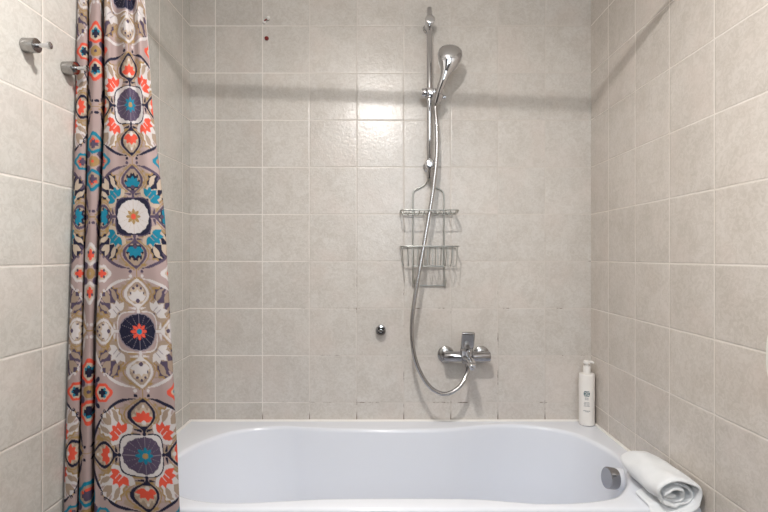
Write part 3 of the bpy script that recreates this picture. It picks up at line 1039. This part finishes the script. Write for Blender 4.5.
g0, g1 = at(264.6, 22.3, 0), at(268.3, 18.0, -0.012)
wh = thing('wall_hook', 'tiny white plastic peg with a red stem, high on the back wall tiles', 'wall hook', g0)
MB().lathe([(0, 0), (0.0085, 0), (0.009, 0.003), (0.0080, 0.008), (0.005, 0.011), (0, 0.012)], g0, (0, -1, 0), 20).build('hook_base', M_WHITE, wh)
MB().tube([g0 + Vector((0.001, -0.010, 0.001)), g0.lerp(g1, 0.5) + Vector((0, -0.006, 0)), g1], 0.0030, 10).build('hook_stem', M_RED, wh)
MB().lathe([(0, -0.0085), (0.005, -0.0065), (0.008, -0.002), (0.008, 0.002), (0.005, 0.0065), (0, 0.0085)], g1, (0.5, -0.3, 0.6), 20).build('hook_tip', M_WHITE, wh)
g2 = at(266.8, 38.6, 0)
pg = MB().lathe([(0, 0), (0.0085, 0), (0.0090, 0.003), (0.0082, 0.006), (0.0045, 0.008), (0.003, 0.005), (0, 0.004)], g2, (0, -1, 0), 22)
tag(pg.build('wall_plug', M_RED), 'small dark red wall plug in the tiles, below the white peg', 'wall plug')


def robe_hook(y, z, label):
    o = thing('robe_hook', label, 'robe hook', (XL, y, z), 'chrome hooks on the left wall')
    c_ = (XL, y, z)
    MB().lathe([(0, 0), (0.0155, 0), (0.0165, 0.0015), (0.0165, 0.0280), (0.0155, 0.0302), (0.0, 0.0305)], c_, (1, 0, 0), 36).build('hook_base', M_BRUSH, o)
    MB().lathe([(0, 0.027), (0.0052, 0.027), (0.0046, 0.032), (0.0046, 0.052), (0.0080, 0.054), (0.0086, 0.057), (0.0078, 0.0605), (0.0, 0.0615)], c_, (1, 0, 0), 28).build('hook_peg', M_CHROME, o)
    return o


robe_hook(-0.934, CAM_Z + 0.482, 'chrome cylinder robe hook on bare tiles, nearest the left edge of the photo')
robe_hook(-0.797, CAM_Z + 0.484, 'chrome cylinder robe hook half in front of the patterned curtain')

# ------------------------------------------------------------------ soap bottle
bx, by = 0.842, -0.046
bot = thing('pump_bottle', 'tall white pump bottle with teal and grey print in the corner of the tub rim', 'bottle', (bx, by, RIM))
rb = 0.0312
zt_ = RIM + 0.214
MB().lathe([(0, RIM + 0.0015), (rb - 0.004, RIM + 0.0015), (rb - 0.001, RIM + 0.004), (rb, RIM + 0.009), (rb, zt_ - 0.004), (rb - 0.0008, zt_ - 0.0012), (rb - 0.003, zt_), (0.015, zt_ + 0.001), (0, zt_ + 0.001)], (bx, by, 0), (0, 0, 1), 44).build('bottle_body', M_BOTTLE, bot)
MB().lathe([(0, 0), (0.0145, 0.0), (0.0150, 0.002), (0.0145, 0.026), (0.0130, 0.029), (0.006, 0.030), (0.006, 0.042), (0, 0.042)], (bx, by, zt_ + 0.001), (0, 0, 1), 28).build('pump_collar', M_WHITE, bot)
ph_ = MB().lathe([(0, 0), (0.0125, 0.0), (0.0135, 0.003), (0.0130, 0.010), (0.010, 0.012), (0, 0.012)], (bx, by, zt_ + 0.040), (0, 0, 1), 28)
ph_.tube([(bx + 0.004, by, zt_ + 0.047), (bx + 0.018, by - 0.004, zt_ + 0.047), (bx + 0.027, by - 0.006, zt_ + 0.044)], [0.0055, 0.0050, 0.0038], 12)
ph_.build('pump_head', M_WHITE, bot)


def print_mark(mb, x0, x1, za, zb_):
    """a patch of ink that follows the round bottle; x measured across the front"""
    n_ = 6
    vs_, fs_ = [], []
    for k in range(n_ + 1):
        x = x0 + (x1 - x0) * k / n_
        a_ = x / rb - 0.40                     # the print faces the room
        for r_ in (rb + 0.0004, rb - 0.001):
            for z_ in (za, zb_):
                vs_.append((bx + r_ * math.sin(a_), by - r_ * math.cos(a_), z_))
    for k in range(n_):
        i = 4 * k
        fs_ += [(i, i + 4, i + 5, i + 1), (i + 2, i + 3, i + 7, i + 6), (i, i + 2, i + 6, i + 4), (i + 1, i + 5, i + 7, i + 3)]
    fs_ += [(0, 1, 3, 2), (4 * n_, 4 * n_ + 2, 4 * n_ + 3, 4 * n_ + 1)]
    mb.add(vs_, fs_)


ink, inkg = MB(), MB()
zt_l = RIM + 0.146
print_mark(ink, -0.010, 0.010, zt_l - 0.003, zt_l)
print_mark(ink, -0.0115, -0.007, zt_l - 0.016, zt_l - 0.005)
print_mark(ink, 0.007, 0.0115, zt_l - 0.016, zt_l - 0.005)
print_mark(ink, -0.0045, 0.0045, zt_l - 0.008, zt_l - 0.005)
print_mark(ink, -0.0045, 0.0045, zt_l - 0.016, zt_l - 0.013)
print_mark(ink, -0.006, -0.003, zt_l - 0.013, zt_l - 0.008)
print_mark(ink, 0.003, 0.006, zt_l - 0.013, zt_l - 0.008)
print_mark(ink, -0.010, 0.010, zt_l - 0.021, zt_l - 0.018)
for k in range(4):
    print_mark(inkg, -0.007, -0.001, zt_l - 0.027 - 0.003 * k + 0.0, zt_l - 0.0255 - 0.003 * k)
    print_mark(inkg, 0.0, 0.0065, zt_l - 0.027 - 0.003 * k, zt_l - 0.0255 - 0.003 * k)
for k in range(4):
    z_ = zt_l - 0.045 - 0.005 * k
    w_ = [0.0095, 0.011, 0.0100, 0.0115][k]
    print_mark(inkg, -w_, -0.001, z_ - 0.0022, z_)
    print_mark(inkg, 0.0, w_, z_ - 0.0022, z_)
z_ = zt_l - 0.079
for a_, b_ in [(-0.013, -0.008), (-0.007, 0.0), (0.001, 0.006), (0.007, 0.013)]:
    print_mark(inkg, a_, b_, z_ - 0.003, z_)
print_mark(inkg, -0.006, 0.008, z_ - 0.0062, z_ - 0.0045)
ink.build('emblem_print', M_INK, bot, smooth=False)
inkg.build('text_print', M_INKG, bot, smooth=False)

# ------------------------------------------------------------------ rolled towel
def build_towel():
    TX, TZ = 0.803, RIM + 0.0530
    NY = 60
    y_back, y_front = -0.500, -0.726
    th = 0.0058                                   # half thickness of the doubled cloth
    prof = []                                     # centre line (x, z, kind) from the loose flap to the core
    flap_n = 14
    for k in range(flap_n):
        prof.append(('flap', k / flap_n))
    turns, na = 3.05, 150
    for k in range(na):
        prof.append(('roll', k / (na - 1)))
    n = len(prof)
    rings_ = []
    for i in range(NY):
        t = i / (NY - 1)
        y = y_back + (y_front - y_back) * t
        line = []
        for kind, k in prof:
            if kind == 'flap':
                reach = 0.044 * smooth01((t - 0.40) / 0.18) + 0.004
                x = TX - 0.006 - reach * (1 - k) - 0.012 * (1 - k)
                z = RIM + th + 0.0005
                over = max(0.0, (YF + 0.012) - y)
                z -= over * 1.15 * (1 - 0.4 * k)
                line.append(Vector((x, y, z)))
            else:
                ang = -math.pi / 2 + 2 * math.pi * turns * k
                R = (0.0560 - 0.0430 * k ** 0.92) * (0.80 + 0.20 * smooth01(t / 0.22))
                sq = 0.84 - 0.24 * k
                ex = R * math.cos(ang) * (1.12 + 0.30 * k) - 0.007 * k * smooth01((t - 0.3) / 0.5)
                ez = R * math.sin(ang) * sq
                # loose folds inside
                wob = 1 + k * (0.30 * math.sin(2.3 * ang + 1.3) + 0.22 * math.sin(1.3 * ang + 0.4))
                x, z = TX + ex * wob, TZ - 0.0030 + ez * wob
                nn = noise.noise(Vector((x * 22, y * 16, z * 22)))
                x += 0.007 * nn
                z += 0.0075 * noise.noise(Vector((x * 20 + 5, y * 14, z * 20)))
                # towards the back end the roll is flatter and slumps
                z -= 0.006 * (1 - t) * (1 if math.sin(ang) > 0 else 0) * math.sin(ang)
                lay = smooth01(k / 0.34)
                yy = y + (0.010 * math.sin(ang * 0.5 + 0.6) - 0.010 * lay) * (-1) * smooth01((t - 0.6) / 0.4)
                over = max(0.0, (YF + 0.004) - y)
                z -= over * 0.5 * (1 if math.sin(ang) < -0.3 and k < 0.33 else 0.15)
                line.append(Vector((min(x, XR - 0.009), yy, max(z, RIM + th + 0.001 - over))))
        # sheet with thickness
        a_, b_ = [], []
        for j, p_ in enumerate(line):
            tg = (line[min(j + 1, n - 1)] - line[max(j - 1, 0)])
            nrm = Vector((-tg.z, 0, tg.x)).normalized()
            endt = smooth01(min(i, NY - 1 - i) / 3 + 0.35)
            hh = th * endt * (0.35 if j in (0, n - 1) else 0.6 if j < flap_n - 4 else 1)
            a_.append(p_ + nrm * hh)
            b_.append(p_ - nrm * hh)
        rings_.append(a_ + b_[::-1])
    m_ = len(rings_[0])
    mb = MB().loft(rings_, caps=False)
    for r_ in (0, NY - 1):
        base = r_ * m_
        for j in range(n - 1):
            mb.f.append((base + j, base + j + 1, base + m_ - 2 - j, base + m_ - 1 - j))
    return mb


tw = build_towel().build('rolled_towel', M_TOWEL, angle=75)
sub = tw.modifiers.new('smooth', 'SUBSURF'); sub.levels = 1; sub.render_levels = 1
tag(tw, 'rolled white terry towel lying on the right front corner of the tub rim', 'towel')

# ------------------------------------------------------------------ pale fixture cut by the right edge of the photo
wx = MB()
fy0, fz = -1.0195, 1.058
prof_ = []
for d_, s_ in [(0.0, 0.94), (0.006, 1.0), (0.018, 1.0), (0.026, 0.96), (0.030, 0.86), (0.031, 0.70)]:
    ring = []
    for j in range(40):
        a_ = 2 * math.pi * j / 40
        c_, q_ = math.cos(a_), math.sin(a_)
        ring.append(Vector((XR - d_, fy0 + math.copysign(abs(c_) ** 0.75, c_) * 0.062 * s_, fz + math.copysign(abs(q_) ** 0.75, q_) * 0.085 * s_)))
    prof_.append(ring)
wx.loft(prof_)
tag(wx.build('wall_cover', M_WHITE), 'white rounded cover on the right wall, cut off by the photo edge', 'wall cover')

# ------------------------------------------------------------------ ceiling lamp (above the frame)
lamp = thing('ceiling_lamp', 'small white ceiling lamp holder above the room centre', 'lamp', (LAMP.x, LAMP.y, ZC))
MB().lathe([(0, 0), (0.05, 0), (0.05, 0.012), (0.045, 0.018), (0.020, 0.022), (0.018, 0.085), (0.022, 0.09), (0.022, 0.110), (0, 0.110)], (LAMP.x, LAMP.y, ZC), (0, 0, -1), 32).build('lamp_holder', M_WHITE, lamp)

panel = thing('fill_panel', 'unseen square fill light panel added on the ceiling behind the camera', 'lamp', (0.05, -2.25, ZC))  # housing made up for the added overhead fill
MB().box((-0.25, -2.55, ZC - 0.030), (0.35, -1.95, ZC - 0.001), 0.004).build('fill_panel_frame', M_WHITE, panel)
